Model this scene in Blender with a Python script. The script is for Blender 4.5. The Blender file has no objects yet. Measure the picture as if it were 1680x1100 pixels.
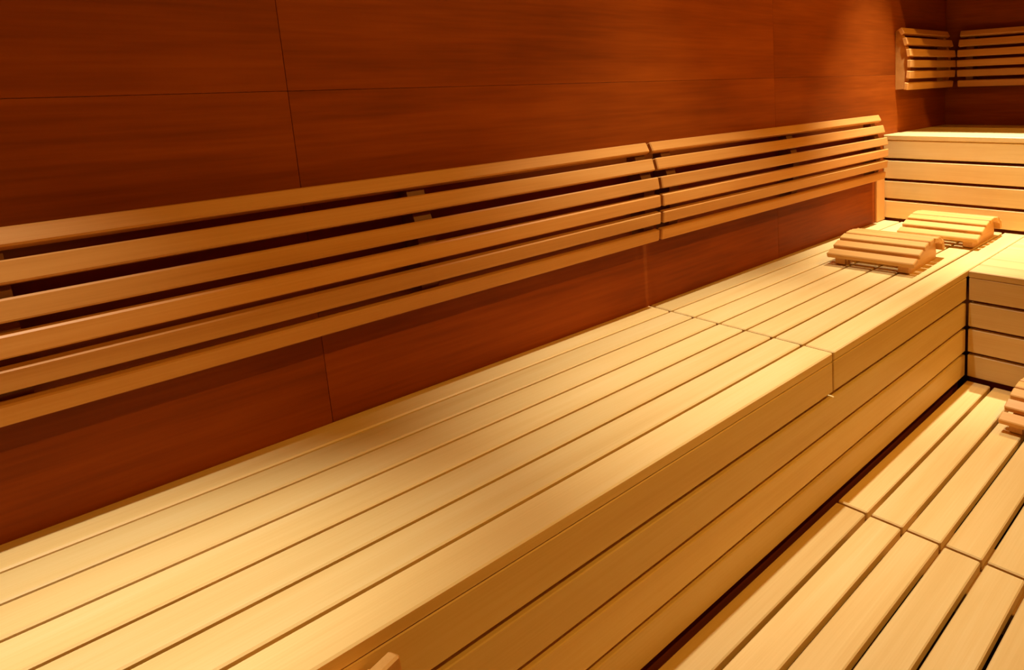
import bpy, bmesh, math, random
from mathutils import Vector, Matrix
random.seed(7)
S = bpy.context.scene
COL = S.collection

# ---------------------------------------------------------------- camera
# world: x runs along the long wall, y = 0 is that wall (room at y < 0), z = 0 is the seat height of the long bench
def make_camera():
    yaw, pitch, roll = 0.69896, -0.15977, -0.03618
    f, px, py = 1120.77, 1196.01, 319.77
    cam = bpy.data.cameras.new('camera'); o = bpy.data.objects.new('camera', cam); COL.objects.link(o)
    fw = Vector((math.cos(yaw)*math.cos(pitch), math.sin(yaw)*math.cos(pitch), math.sin(pitch)))
    ri = Vector((math.sin(yaw), -math.cos(yaw), 0)); up = ri.cross(fw)
    c, s = math.cos(roll), math.sin(roll)
    r2, u2 = c*ri + s*up, -s*ri + c*up
    m = Matrix((r2, u2, -fw)).transposed().to_4x4()
    m.translation = Vector((-0.00045, -1.55828, 0.68837))
    o.matrix_world = m
    cam.sensor_fit = 'HORIZONTAL'; cam.sensor_width = 36.0
    cam.lens = f*36.0/1680
    cam.shift_x = (840 - px)/1680; cam.shift_y = (py - 550)/1680
    cam.clip_start = 0.02
    S.camera = o
make_camera()

# ---------------------------------------------------------------- world, exposure
w = bpy.data.worlds.new('world'); S.world = w; w.use_nodes = True
w.node_tree.nodes['Background'].inputs[0].default_value = (0.02, 0.01, 0.004, 1)
w.node_tree.nodes['Background'].inputs[1].default_value = 0.2
vs = S.view_settings
vs.view_transform = 'Standard'; vs.look = 'None'; vs.gamma = 1.0; vs.use_curve_mapping = False
vs.exposure = 0.0
WHITE = (1.0, 0.98, 0.95)          # spots over the benches
AMBER_FILL = (1.0, 0.57, 0.10)          # added fill lamps over the aisle, unseen, to warm risers and backrests
CEIL = 2.16
# x, d, watts, cone degrees, blend, colour, aim (x, d, z), label
LAMPS = [
    (2.87, 0.45, 450, 52, 1.0, WHITE, (2.92, 0.45, 0.0), 'round ceiling downlight above the far corner headrests'),
    (1.45, 0.47, 205, 54, 1.0, WHITE, (1.42, 0.60, -0.41), 'round ceiling downlight above the joint of the long bench'),
    (-0.02, 0.44, 210, 36, 1.0, WHITE, (-0.05, 0.46, 0.0), 'round ceiling downlight above the near end of the long bench'),
    (2.80, 1.70, 75, 50, 1.0, WHITE, (2.80, 1.70, 0.0), 'round ceiling downlight above the short side bench'),
    (2.60, 2.15, 88, 160, 0.4, AMBER_FILL, (2.60, 2.15, 0.0), 'added amber fill lamp out of view, closest to the top bench'),
    (1.20, 2.15, 42, 160, 0.4, AMBER_FILL, (1.20, 2.15, 0.0), 'added amber fill lamp out of view above the middle of the aisle'),
    (-0.10, 2.15, 15, 160, 0.4, AMBER_FILL, (-0.10, 2.15, 0.0), 'added amber fill lamp out of view at the near end of the aisle'),
]

# ---------------------------------------------------------------- materials
def wood(name, dark, mid, light, rough=0.5, band=(1.2, 22, 22), fine=(5, 260, 260), blotch=2.2, bandw=0.6, vary=0.10, spec=0.3, bump=0.08):
    m = bpy.data.materials.new(name); m.use_nodes = True
    nt = m.node_tree; N = nt.nodes; L = nt.links
    b = N['Principled BSDF']
    tc = N.new('ShaderNodeTexCoord'); oi = N.new('ShaderNodeObjectInfo')
    off = N.new('ShaderNodeVectorMath'); off.operation = 'MULTIPLY_ADD'
    cmb = N.new('ShaderNodeCombineXYZ')
    for i in range(3): L.new(oi.outputs['Random'], cmb.inputs[i])
    off.inputs[1].default_value = (37.3, 17.9, 53.1)
    L.new(cmb.outputs[0], off.inputs[0]); L.new(tc.outputs['Object'], off.inputs[2])
    def noise(sc, detail, dist=0.0, rough_=0.5):
        mp = N.new('ShaderNodeVectorMath'); mp.operation = 'MULTIPLY'; mp.inputs[1].default_value = sc
        L.new(off.outputs[0], mp.inputs[0])
        n = N.new('ShaderNodeTexNoise'); n.inputs['Scale'].default_value = 1.0
        n.inputs['Detail'].default_value = detail; n.inputs['Distortion'].default_value = dist
        n.inputs['Roughness'].default_value = rough_
        L.new(mp.outputs[0], n.inputs['Vector']); return n.outputs['Fac']
    nb = noise(band, 3, 0.6); nf = noise(fine, 2); nl = noise((blotch, blotch*2.2, blotch*2.2), 3)
    def mixf(a, b_, f):
        mx = N.new('ShaderNodeMix'); mx.data_type = 'FLOAT'; mx.inputs[0].default_value = f
        L.new(a, mx.inputs[2]); L.new(b_, mx.inputs[3]); return mx.outputs[0]
    g = mixf(mixf(nl, nb, bandw), nf, 0.22)
    cr = N.new('ShaderNodeValToRGB'); e = cr.color_ramp.elements
    e[0].position = 0.32; e[0].color = (*dark, 1); e[1].position = 0.68; e[1].color = (*light, 1)
    k = cr.color_ramp.elements.new(0.5); k.color = (*mid, 1)
    L.new(g, cr.inputs[0])
    # each piece of timber a little lighter or darker
    mr = N.new('ShaderNodeMapRange'); mr.inputs[3].default_value = 1 - vary; mr.inputs[4].default_value = 1 + vary*0.6
    L.new(oi.outputs['Random'], mr.inputs[0])
    mul = N.new('ShaderNodeVectorMath'); mul.operation = 'SCALE'
    L.new(cr.outputs[0], mul.inputs[0]); L.new(mr.outputs[0], mul.inputs['Scale'])
    L.new(mul.outputs[0], b.inputs['Base Color'])
    b.inputs['Roughness'].default_value = rough
    b.inputs['Specular IOR Level'].default_value = spec
    bp = N.new('ShaderNodeBump'); bp.inputs['Strength'].default_value = bump; bp.inputs['Distance'].default_value = 0.002
    L.new(nf, bp.inputs['Height']); L.new(bp.outputs[0], b.inputs['Normal'])
    return m
def plain(name, col, rough=0.5, metal=0.0, emit=None, es=0):
    m = bpy.data.materials.new(name); m.use_nodes = True; b = m.node_tree.nodes['Principled BSDF']
    n = m.node_tree.nodes.new('ShaderNodeTexNoise'); n.inputs['Scale'].default_value = 8
    mx = m.node_tree.nodes.new('ShaderNodeMix'); mx.data_type = 'RGBA'
    mx.inputs[6].default_value = (*[c*0.9 for c in col], 1); mx.inputs[7].default_value = (*[min(1, c*1.1) for c in col], 1)
    m.node_tree.links.new(n.outputs['Fac'], mx.inputs[0]); m.node_tree.links.new(mx.outputs[2], b.inputs['Base Color'])
    b.inputs['Roughness'].default_value = rough; b.inputs['Metallic'].default_value = metal
    if emit: b.inputs['Emission Color'].default_value = (*emit, 1); b.inputs['Emission Strength'].default_value = es
    return m
M_BENCH = wood('bench_wood', (0.735, 0.475, 0.150), (0.80, 0.550, 0.195), (0.85, 0.62, 0.25), rough=0.40)
M_REST = wood('backrest_wood', (0.54, 0.225, 0.040), (0.63, 0.285, 0.060), (0.70, 0.35, 0.09), rough=0.45)
M_HEAD = wood('headrest_wood', (0.62, 0.29, 0.06), (0.70, 0.36, 0.085), (0.76, 0.43, 0.12), rough=0.45)
M_WALL = wood('wall_veneer', (0.150, 0.027, 0.0012), (0.27, 0.053, 0.003), (0.39, 0.085, 0.006), rough=0.5,
              band=(0.45, 5, 9), fine=(5, 90, 90), blotch=1.6, bandw=0.5, vary=0.10, spec=0.12, bump=0.03)
M_RIB = wood('dark_rib_timber', (0.14, 0.05, 0.012), (0.19, 0.07, 0.016), (0.24, 0.09, 0.022), rough=0.6)
M_FRAME = wood('frame_timber', (0.42, 0.22, 0.07), (0.5, 0.27, 0.09), (0.56, 0.32, 0.11), rough=0.6)
M_FLOOR = plain('floor_boards', (0.05, 0.02, 0.008), 0.6)
M_METAL = plain('brushed_metal', (0.6, 0.6, 0.58), 0.35, 1.0)
M_LENS = plain('lamp_lens', (0.9, 0.85, 0.75), 0.4, 0, (1.0, 0.86, 0.66), 4)
M_FILL_LENS = plain('amber_fill_lens', (0.9, 0.6, 0.25), 0.4, 0, (1.0, 0.46, 0.10), 3)  # glowing lens of the added amber fill lamps

# ---------------------------------------------------------------- helpers
CACHE = {}
def box_mesh(sx, sy, sz, bev):
    k = (round(sx, 4), round(sy, 4), round(sz, 4), round(bev, 4))
    if k in CACHE: return CACHE[k]
    bm = bmesh.new(); bmesh.ops.create_cube(bm, size=1)
    bmesh.ops.scale(bm, vec=(sx, sy, sz), verts=bm.verts)
    if bev > 0:
        bmesh.ops.bevel(bm, geom=list(bm.edges), offset=bev, segments=1, affect='EDGES', profile=0.5)
        for f in bm.faces: f.smooth = False
    me = bpy.data.meshes.new('board'); bm.to_mesh(me); bm.free(); CACHE[k] = me
    return me
def link(name, data, parent=None, loc=(0, 0, 0), rot=(0, 0, 0), mat=None):
    o = bpy.data.objects.new(name, data); COL.objects.link(o)
    o.location = loc; o.rotation_euler = rot
    if parent: o.parent = parent
    if mat and data and not data.materials: data.materials.append(mat)
    return o
MATBOX = {}
def box(name, x, y, z, parent=None, mat=None, bev=0.003, along='x'):
    """axis-aligned board given by world ranges; local X is the grain. parent must be unrotated."""
    c = Vector(((x[0]+x[1])/2, (y[0]+y[1])/2, (z[0]+z[1])/2))
    sx, sy, sz = abs(x[1]-x[0]), abs(y[1]-y[0]), abs(z[1]-z[0])
    rot = (0, 0, 0)
    if along == 'y': sx, sy = sy, sx; rot = (0, 0, math.pi/2)
    if along == 'z': sx, sz = sz, sx; rot = (0, math.pi/2, 0)
    k = (round(sx, 4), round(sy, 4), round(sz, 4), bev, mat.name)
    if k not in MATBOX:
        me = box_mesh(sx, sy, sz, bev).copy(); me.materials.clear(); me.materials.append(mat); MATBOX[k] = me
    o = bpy.data.objects.new(name, MATBOX[k]); COL.objects.link(o)
    if parent: o.parent = parent; c = c - parent.location
    o.location = c; o.rotation_euler = rot
    return o
def thing(name, label, cat, loc=(0, 0, 0), rot=(0, 0, 0), group=None, kind=None):
    o = bpy.data.objects.new(name, None); COL.objects.link(o); o.empty_display_size = 0.1
    o.location = loc; o.rotation_euler = rot
    if label: o['label'] = label; o['category'] = cat
    if group: o['group'] = group
    if kind: o['kind'] = kind
    return o
def prism(name, pts, t, parent, mat, loc=(0, 0, 0), axis='y', rot=(0, 0, 0), bev=0.002):
    """polygon pts (u, z) extruded symmetric by t; axis y: u along x ; axis x: u along y"""
    bm = bmesh.new(); n = len(pts)
    A, B = [], []
    for u, z in pts:
        if axis == 'y': A.append(bm.verts.new((u, -t/2, z))); B.append(bm.verts.new((u, t/2, z)))
        else: A.append(bm.verts.new((-t/2, u, z))); B.append(bm.verts.new((t/2, u, z)))
    bm.faces.new(A); bm.faces.new(B[::-1])
    for i in range(n): bm.faces.new((A[i], B[i], B[(i+1) % n], A[(i+1) % n]))
    bmesh.ops.recalc_face_normals(bm, faces=bm.faces)
    me = bpy.data.meshes.new(name); bm.to_mesh(me); bm.free(); me.materials.append(mat)
    o = bpy.data.objects.new(name, me); COL.objects.link(o); o.parent = parent; o.location = loc; o.rotation_euler = rot
    return o

# ---------------------------------------------------------------- key dimensions (metres)
J1, JB = 1.4388, 1.4330
XC, XD, XE = 2.3573, 3.0347, 3.7858
DF = 0.6796
ZB, ZD = -0.4104, 0.4205
FLOOR = -0.86
XMIN, DMAX = -1.15, 2.75
T = 0.025

# ---------------------------------------------------------------- room shell
def structure(o, label=None, cat=None):
    o['kind'] = 'structure'
    if label: o['label'] = label; o['category'] = cat
    return o
structure(box('floor', (XMIN-.1, XE+.1), (-DMAX-.1, .1), (FLOOR-.1, FLOOR), None, M_FLOOR, 0), 'dark brown floor under the benches', 'floor')
structure(box('ceiling', (XMIN-.1, 3.0459), (-DMAX-.1, .1), (CEIL, CEIL+.1), None, M_WALL, 0), 'high stained wood ceiling over the long bench', 'ceiling')
structure(box('ceiling', (3.046, XE+.1), (-DMAX-.1, .1), (1.35, CEIL+.1), None, M_WALL, 0), 'lowered stained wood ceiling over the top bench', 'ceiling')
def panelled(name, label, rng, cols, rows, plane, mat=None):
    mat = mat or M_WALL
    """a wall of veneer panels; plane 'y0' main wall, 'xe' end wall ..."""
    root = thing(name, label, 'wall', kind='structure')
    g = 0.0004; t = 0.014
    for a, b in zip(cols[:-1], cols[1:]):
        for c, d in zip(rows[:-1], rows[1:]):
            if plane == 'y': box('panel', (a+g, b-g), (rng[0], rng[1]), (c+g, d-g), root, mat, 0.0004)
            else: box('panel', (rng[0], rng[1]), (-b+g, -a-g), (c+g, d-g), root, mat, 0.0004, along='y')
    if plane == 'y': box('backing', (cols[0]-.05, cols[-1]+.05), (rng[1] if rng[1] > 0 else rng[0]-.05, rng[1]+.05 if rng[1] > 0 else rng[0]), (FLOOR, CEIL), root, M_FRAME, 0)
    else:
        s = 1 if rng[1] > 1 else -1
        e = rng[1] if s > 0 else rng[0]
        box('backing', (min(e, e+s*.05), max(e, e+s*.05)), (-cols[-1], -cols[0]), (FLOOR, CEIL), root, M_FRAME, 0)
    return root
HS = 0.7072
panelled('wall_left', 'long stained reddish-brown veneer wall behind the lower backrests', (0.0, 0.014), [XMIN, 0.4974, 2.1483, XE], [FLOOR, HS, CEIL], 'y')
panelled('wall_back', 'dark stained veneer wall at the far end above the top bench', (XE, XE+0.014), [0, 1.4, DMAX], [FLOOR, 1.3499], 'x')
panelled('wall_right', 'stained veneer wall facing the long bench', (-DMAX-.014, -DMAX), [XMIN, 0.4974, 2.1483, XE], [FLOOR, HS, CEIL], 'y')
panelled('wall_front', 'stained veneer wall at the near end of the room', (XMIN-.014, XMIN), [0, 1.4, DMAX], [FLOOR, HS, CEIL], 'x')
tr = structure(box('trim_1', (2.949, XD-.004), (-.012, 0), (0.003, 0.222), None, M_REST, 0.002, along='z'), 'narrow upright pale board on the wall beside the top bench', 'trim')

# ---------------------------------------------------------------- benches
def joist(root, x, y, z, along='y'): return box('joist', x, y, z, root, M_FRAME, 0.002, along)
def leg(root, x, y, ztop): return box('leg', (x-.025, x+.025), (y-.025, y+.025), (FLOOR, ztop), root, M_FRAME, 0.002, 'z')
def along_bench(name, label, x0, x1, edges, ztop, fascia, joists, group):
    """bench module whose slats run along x; edges = list of (d0, d1)"""
    root = thing(name, label, 'bench', ((x0+x1)/2, -(edges[0][0]+edges[-1][1])/2, FLOOR), group=group)
    for d0, d1 in edges: box('slat', (x0, x1), (-d1, -d0), (ztop-T, ztop), root, M_BENCH)
    if fascia:
        d, zt, zb, fx1 = fascia
        box('fascia_board', (x0, fx1), (-d+.0008, -d+.0258), (zb, zt), root, M_BENCH, 0.002)
    for jx, jw in joists:
        joist(root, (jx-jw/2, jx+jw/2), (-edges[-1][1]+.03, -edges[0][0]-.005), (ztop-T-.06, ztop-T-.0002))
        leg(root, jx, -edges[-1][1]+.08, ztop-T-.06); leg(root, jx, -edges[0][0]-.06, ztop-T-.06)
    return root
g = 0.0048
AE = [(0.001, 0.0961-g)] + [(0.0961+.098*k+g, 0.0961+.098*(k+1)-g) for k in range(5)] + [(0.0961+.49+g, DF)]
FA = (DF, -T-.0012, -0.1145+.00675)
along_bench('sauna_bench', 'long pale slatted bench below the long backrest, nearest module', XMIN+.002, J1-.0035, AE, 0, FA+(J1-.0035,), [(-.9, .05), (0.2, .05), (0.95, .05), (1.38, .05)], 'long wall bench modules')
along_bench('sauna_bench', 'pale slatted bench module in the corner carrying two headrests', J1+.0025, XD-.006, AE, 0, FA+(XC-.003,), [(1.50, .05), (2.05, .05), (2.95, .05)], 'long wall bench modules')
BE = [(0.6901+.09814*k, 0.6901+.09814*k+.0855) for k in range(7)]
along_bench('lower_bench', 'lower pale slatted bench at the bottom right, nearest module', XMIN+.002, JB-.005, BE, ZB, (BE[-1][1], ZB-T-.0012, ZB-.11, JB-.005), [(-.9, .09), (0.3, .09), (JB-.048, .088)], 'lower bench modules')
along_bench('lower_bench', 'lower pale slatted bench module running into the far inner corner', JB+.003, XC-.012, BE, ZB, (BE[-1][1], ZB-T-.0012, ZB-.11, XC-.012), [(JB+.048, .088), (2.2, .09)], 'lower bench modules')
# risers between tiers
def riser_x(label, x0, x1, zs, gap, d):
    root = thing('bench_riser', label, 'bench riser', ((x0+x1)/2, -d+.012, FLOOR))
    for a, b in zip(zs[:-1], zs[1:]): box('riser_board', (x0, x1), (-d+.0008, -d+.0258), (b+gap/2, a-gap/2), root, M_BENCH, 0.002)
    n = max(2, int((x1-x0)/0.8))
    for i in range(n+1):
        x = x0+.05+(x1-x0-.1)*i/n
        box('stud', (x-.02, x+.02), (-d+.0384, -d+.076), (FLOOR, zs[0]-.03), root, M_FRAME, 0.002, 'z')
    box('gap_shade_board', (x0, x1), (-d+.0262, -d+.038), (FLOOR, zs[0]), root, M_WALL, 0.001)  # dark sheet added behind the boards so the gaps look shaded
    return root
def riser_y(label, d0, d1, zs, gap, x):
    root = thing('bench_riser', label, 'bench riser', (x+.012, -(d0+d1)/2, FLOOR))
    for a, b in zip(zs[:-1], zs[1:]): box('riser_board', (x+.0008, x+.0258), (-d1, -d0), (b+gap/2, a-gap/2), root, M_BENCH, 0.002, 'y')
    n = 2
    for i in range(n+1):
        d = d0+.08+(d1-d0-.16)*i/n
        box('stud', (x+.0384, x+.076), (-d-.02, -d+.02), (FLOOR, zs[0]-.03), root, M_FRAME, 0.002, 'z')
    box('gap_shade_board', (x+.0262, x+.038), (-d1, -d0), (FLOOR, zs[0]), root, M_WALL, 0.001, 'y')  # same added dark sheet, standing in for shade behind the gaps
    return root
riser_x('three long boards facing the step below the long bench', XMIN+.002, XC-.003, [-0.1145, -0.2132, -0.3104, -0.4030], 0.0135, DF)
riser_y('three short boards facing the step below the short side bench', DF+.006, DMAX-.002, [-0.1145, -0.2132, -0.3104, -0.4050], 0.012, XC)
riser_y('three pale boards behind the headrests, below the top bench', 0.002, DMAX-.002, [0.3020, 0.2020, 0.1039, 0.0060], 0.0135, XD)
def cross_bench(name, label, d0, d1, edges, ztop, x_face, zb, joists):
    root = thing(name, label, 'bench', ((edges[0][0]+edges[-1][1])/2, -(d0+d1)/2, FLOOR))
    for a, b in edges: box('slat', (a, b), (-d1, -d0), (ztop-T, ztop), root, M_BENCH, along='y')
    box('fascia_board', (x_face+.0008, x_face+.0258), (-d1, -d0-(.002 if ztop < .1 else 0)), (zb, ztop-T-.0012), root, M_BENCH, 0.002, 'y')
    for d in joists:
        box('joist', (edges[0][0]+.03, edges[-1][1]-.005), (-d-.025, -d+.025), (ztop-T-.06, ztop-T-.0002), root, M_FRAME, 0.002)
        leg(root, edges[0][0]+.10, -d, ztop-T-.06); leg(root, edges[-1][1]-.06, -d, ztop-T-.06)
    return root
CE = [(XC if k == 0 else XC+.1019*k+.0034, min(XC+.1019*(k+1)-.0034, XD-.006)) for k in range(7)]
cross_bench('side_bench', 'short brightly lit slatted bench at right, level with the corner bench', DF+.004, DMAX-.002, CE, 0, XC, -0.1145+.006, [1.0, 1.8, 2.6])
DE = [(XD+.0939*k+(.003 if k else 0), XD+.0939*(k+1)-.003) for k in range(8)]
cross_bench('top_bench', 'highest pale bench at the far end below the dark wall', 0.002, DMAX-.002, DE, ZD, XD, 0.3020+.0068, [.15, 1.0, 1.8, 2.6])

# ---------------------------------------------------------------- backrests
PROF = [((.039, .525), (.0545, .4965)), ((.063, .477), (.0735, .4415)), ((.083, .4215), (.0885, .3855)), ((.0895, .367), (.0890, .3305)),
        ((.0875, .3135), (.083, .277)), ((.0765, .257), (.071, .2225))]
def backrest(label, origin, length, ribs, rotz=0, tilt=0.0, end_rib=False):
    """local: X along the wall from 0..length, -Y out of the wall, Z up; origin at seat height on the wall"""
    root = thing('backrest', label, 'backrest', origin, (0, tilt, rotz), 'slatted wooden backrests')
    th = 0.022
    backs = []
    for (d0, z0), (d1, z1) in PROF:
        tx, tz = d1-d0, z1-z0; wd = math.hypot(tx, tz); tx /= wd; tz /= wd
        nx, nz = -tz, tx                          # outward normal in (d, z)
        cd, cz = (d0+d1)/2 - nx*th/2, (z0+z1)/2 - nz*th/2
        backs.append(((d0-nx*th, z0-nz*th), (d1-nx*th, z1-nz*th)))
        k = ('rest', round(length, 4), round(wd, 4))
        if k not in MATBOX:
            me = box_mesh(length, th, wd, 0.003).copy(); me.materials.clear(); me.materials.append(M_REST); MATBOX[k] = me
        o = bpy.data.objects.new('slat', MATBOX[k]); COL.objects.link(o); o.parent = root
        o.location = (length/2, -cd, cz); o.rotation_euler = (math.atan2(nz, nx)*-1, 0, 0)
    pts = [(-0.001, .505), (-backs[0][0][0]*.6, .515)]
    for a, b in backs: pts += [(-max(a[0]-.0004, .006), a[1]-.002), (-max(b[0]-.0004, .006), b[1]+.002)]
    pts += [(-0.001, .226)]
    for rx in ribs: prism('rib', pts, 0.04 if not end_rib else 0.03, root, M_RIB if not end_rib else M_REST, (rx, 0, 0), 'x')
    return root
TL = -0.0082
Lb = 2.4
backrest('long slatted backrest on the left wall, running out of view at left', (J1-.0075 - Lb*math.cos(TL), 0, Lb*math.sin(TL)), Lb, [.12, .35, 1.02, 1.685, 2.372], tilt=TL)
backrest('slatted backrest on the long wall above the two headrests', (J1+.0005, 0, 0), 2.9165-J1, [.068, .745, 1.42])
backrest('small dim slatted backrest high in the far corner, left of two', (3.149, 0, .4085), 3.715-3.149, [.030, .53], end_rib=True)
backrest('dim slatted backrest on the far end wall, at the right edge', (XE, -0.098, .4085), 1.5, [.06, .75, 1.44], rotz=-math.pi/2)

# ---------------------------------------------------------------- headrests
HS_SL = [(.020, .0525, 16), (.073, .0735, 18), (.126, .0910, 13), (.178, .0980, 4), (.229, .0960, -9), (.276, .0850, -28), (.310, .0570, -66)]
def headrest(label, loc, rotz=0, rot=None, group='portable headrests'):
    """local X from the low end to the high end, Y across, Z up; origin under the low end, centred across"""
    root = thing('headrest', label, 'headrest', loc, rot or (0, 0, rotz), group)
    Wd, th, ww = 0.344, 0.019, 0.042
    key = 'headslat'
    if key not in MATBOX:
        me = box_mesh(Wd, ww, th, 0.003).copy(); me.materials.clear(); me.materials.append(M_HEAD); MATBOX[key] = me
    top = []
    for u, z, a in HS_SL:
        a = math.radians(a); nx, nz = -math.sin(a), math.cos(a)
        c = (u-nx*th/2, z-nz*th/2)
        o = bpy.data.objects.new('slat', MATBOX[key]); COL.objects.link(o); o.parent = root
        o.location = (c[0], 0, c[1])
        o.rotation_euler = Matrix(((0, math.cos(a), nx), (-1, 0, 0), (0, math.sin(a), nz))).to_euler()
        for s in (-.4, .4): top.append((u-nx*th+s*ww*math.cos(a), z-nz*th+s*ww*math.sin(a)))
    pts = [(.032, 0), (.022, .005), (.022, top[1][1]-.006)] + [(p[0], p[1]-.0003) for p in top[1:13]] + [(.294, .022), (.290, .004), (.284, 0)]
    for s in (-1, 1): prism('side_board', pts, 0.040, root, M_HEAD, (0, s*(Wd/2-.027-.020), 0), 'y')
    return root
headrest('shaded slatted wooden headrest in front on the corner bench', (2.165, -.387, 0.0002), math.radians(3))
headrest('brightly lit slatted wooden headrest behind, beside the top bench riser', (2.648, -.436, 0.0002), math.radians(1.5))
headrest('slatted wooden headrest on the lower bench at the right edge', (2.030, -.906-.172, ZB+.0002), 0)

# one headrest stands on its side, leaning on the riser of the long bench
def leaning():
    k, lean, roll = 1.105, math.radians(0.8), math.radians(3.0)
    Y = Vector((-math.sin(roll), math.sin(lean), math.cos(roll))).normalized() * -1
    Z = Vector((0, -1, 0)); Z = (Z - Z.dot(Y)*Y).normalized(); X = Y.cross(Z)      # low end to the right
    m = Matrix((X, Y, Z)).transposed()
    tip = Vector((0.303, -0.733, -0.008))                                    # upper outer corner of the lowest slat
    root = headrest('slatted wooden headrest standing on its side against the riser, only its tip visible', (0, 0, 0), rot=m.to_euler())
    root.scale = (k, k, k)
    root.location = tip - m @ (Vector((0, -0.172, .047))*k)
leaning()

# ---------------------------------------------------------------- ceiling downlights and the added amber fill lamps
def downlight(x, d, watts, cone, blend, color, aim, label):
    root = thing('downlight', label, 'ceiling light', (x, -d, CEIL), group='ceiling downlights')
    bm = bmesh.new(); n = 24
    prof = [(.040, 0), (.055, 0), (.055, -.006), (.050, -.010), (.040, -.008)]
    rings = [[bm.verts.new((r*math.cos(2*math.pi*i/n), r*math.sin(2*math.pi*i/n), z)) for i in range(n)] for r, z in prof]
    for k in range(len(prof)):
        a, b = rings[k], rings[(k+1) % len(prof)]
        for i in range(n): bm.faces.new((a[i], a[(i+1) % n], b[(i+1) % n], b[i]))
    bmesh.ops.recalc_face_normals(bm, faces=bm.faces)
    me = bpy.data.meshes.new('trim_ring'); bm.to_mesh(me); bm.free(); me.materials.append(M_METAL)
    link('trim_ring', me, root)
    bm = bmesh.new(); bmesh.ops.create_cone(bm, cap_ends=True, segments=24, radius1=.0395, radius2=.0395, depth=.004)
    me = bpy.data.meshes.new('lens'); bm.to_mesh(me); bm.free(); me.materials.append(M_LENS if color is WHITE else M_FILL_LENS)
    link('lens', me, root, (0, 0, -.003))
    l = bpy.data.lights.new('downlight_beam', 'SPOT'); l.energy = watts; l.color = color
    l.spot_size = math.radians(cone); l.spot_blend = blend; l.shadow_soft_size = 0.022
    o = bpy.data.objects.new('downlight_beam', l); COL.objects.link(o); o.parent = root; o.location = (0, 0, -.03)
    o.rotation_euler = Vector((aim[0]-x, d-aim[1], aim[2]-CEIL)).to_track_quat('-Z', 'Y').to_euler()
for a in LAMPS: downlight(*a)
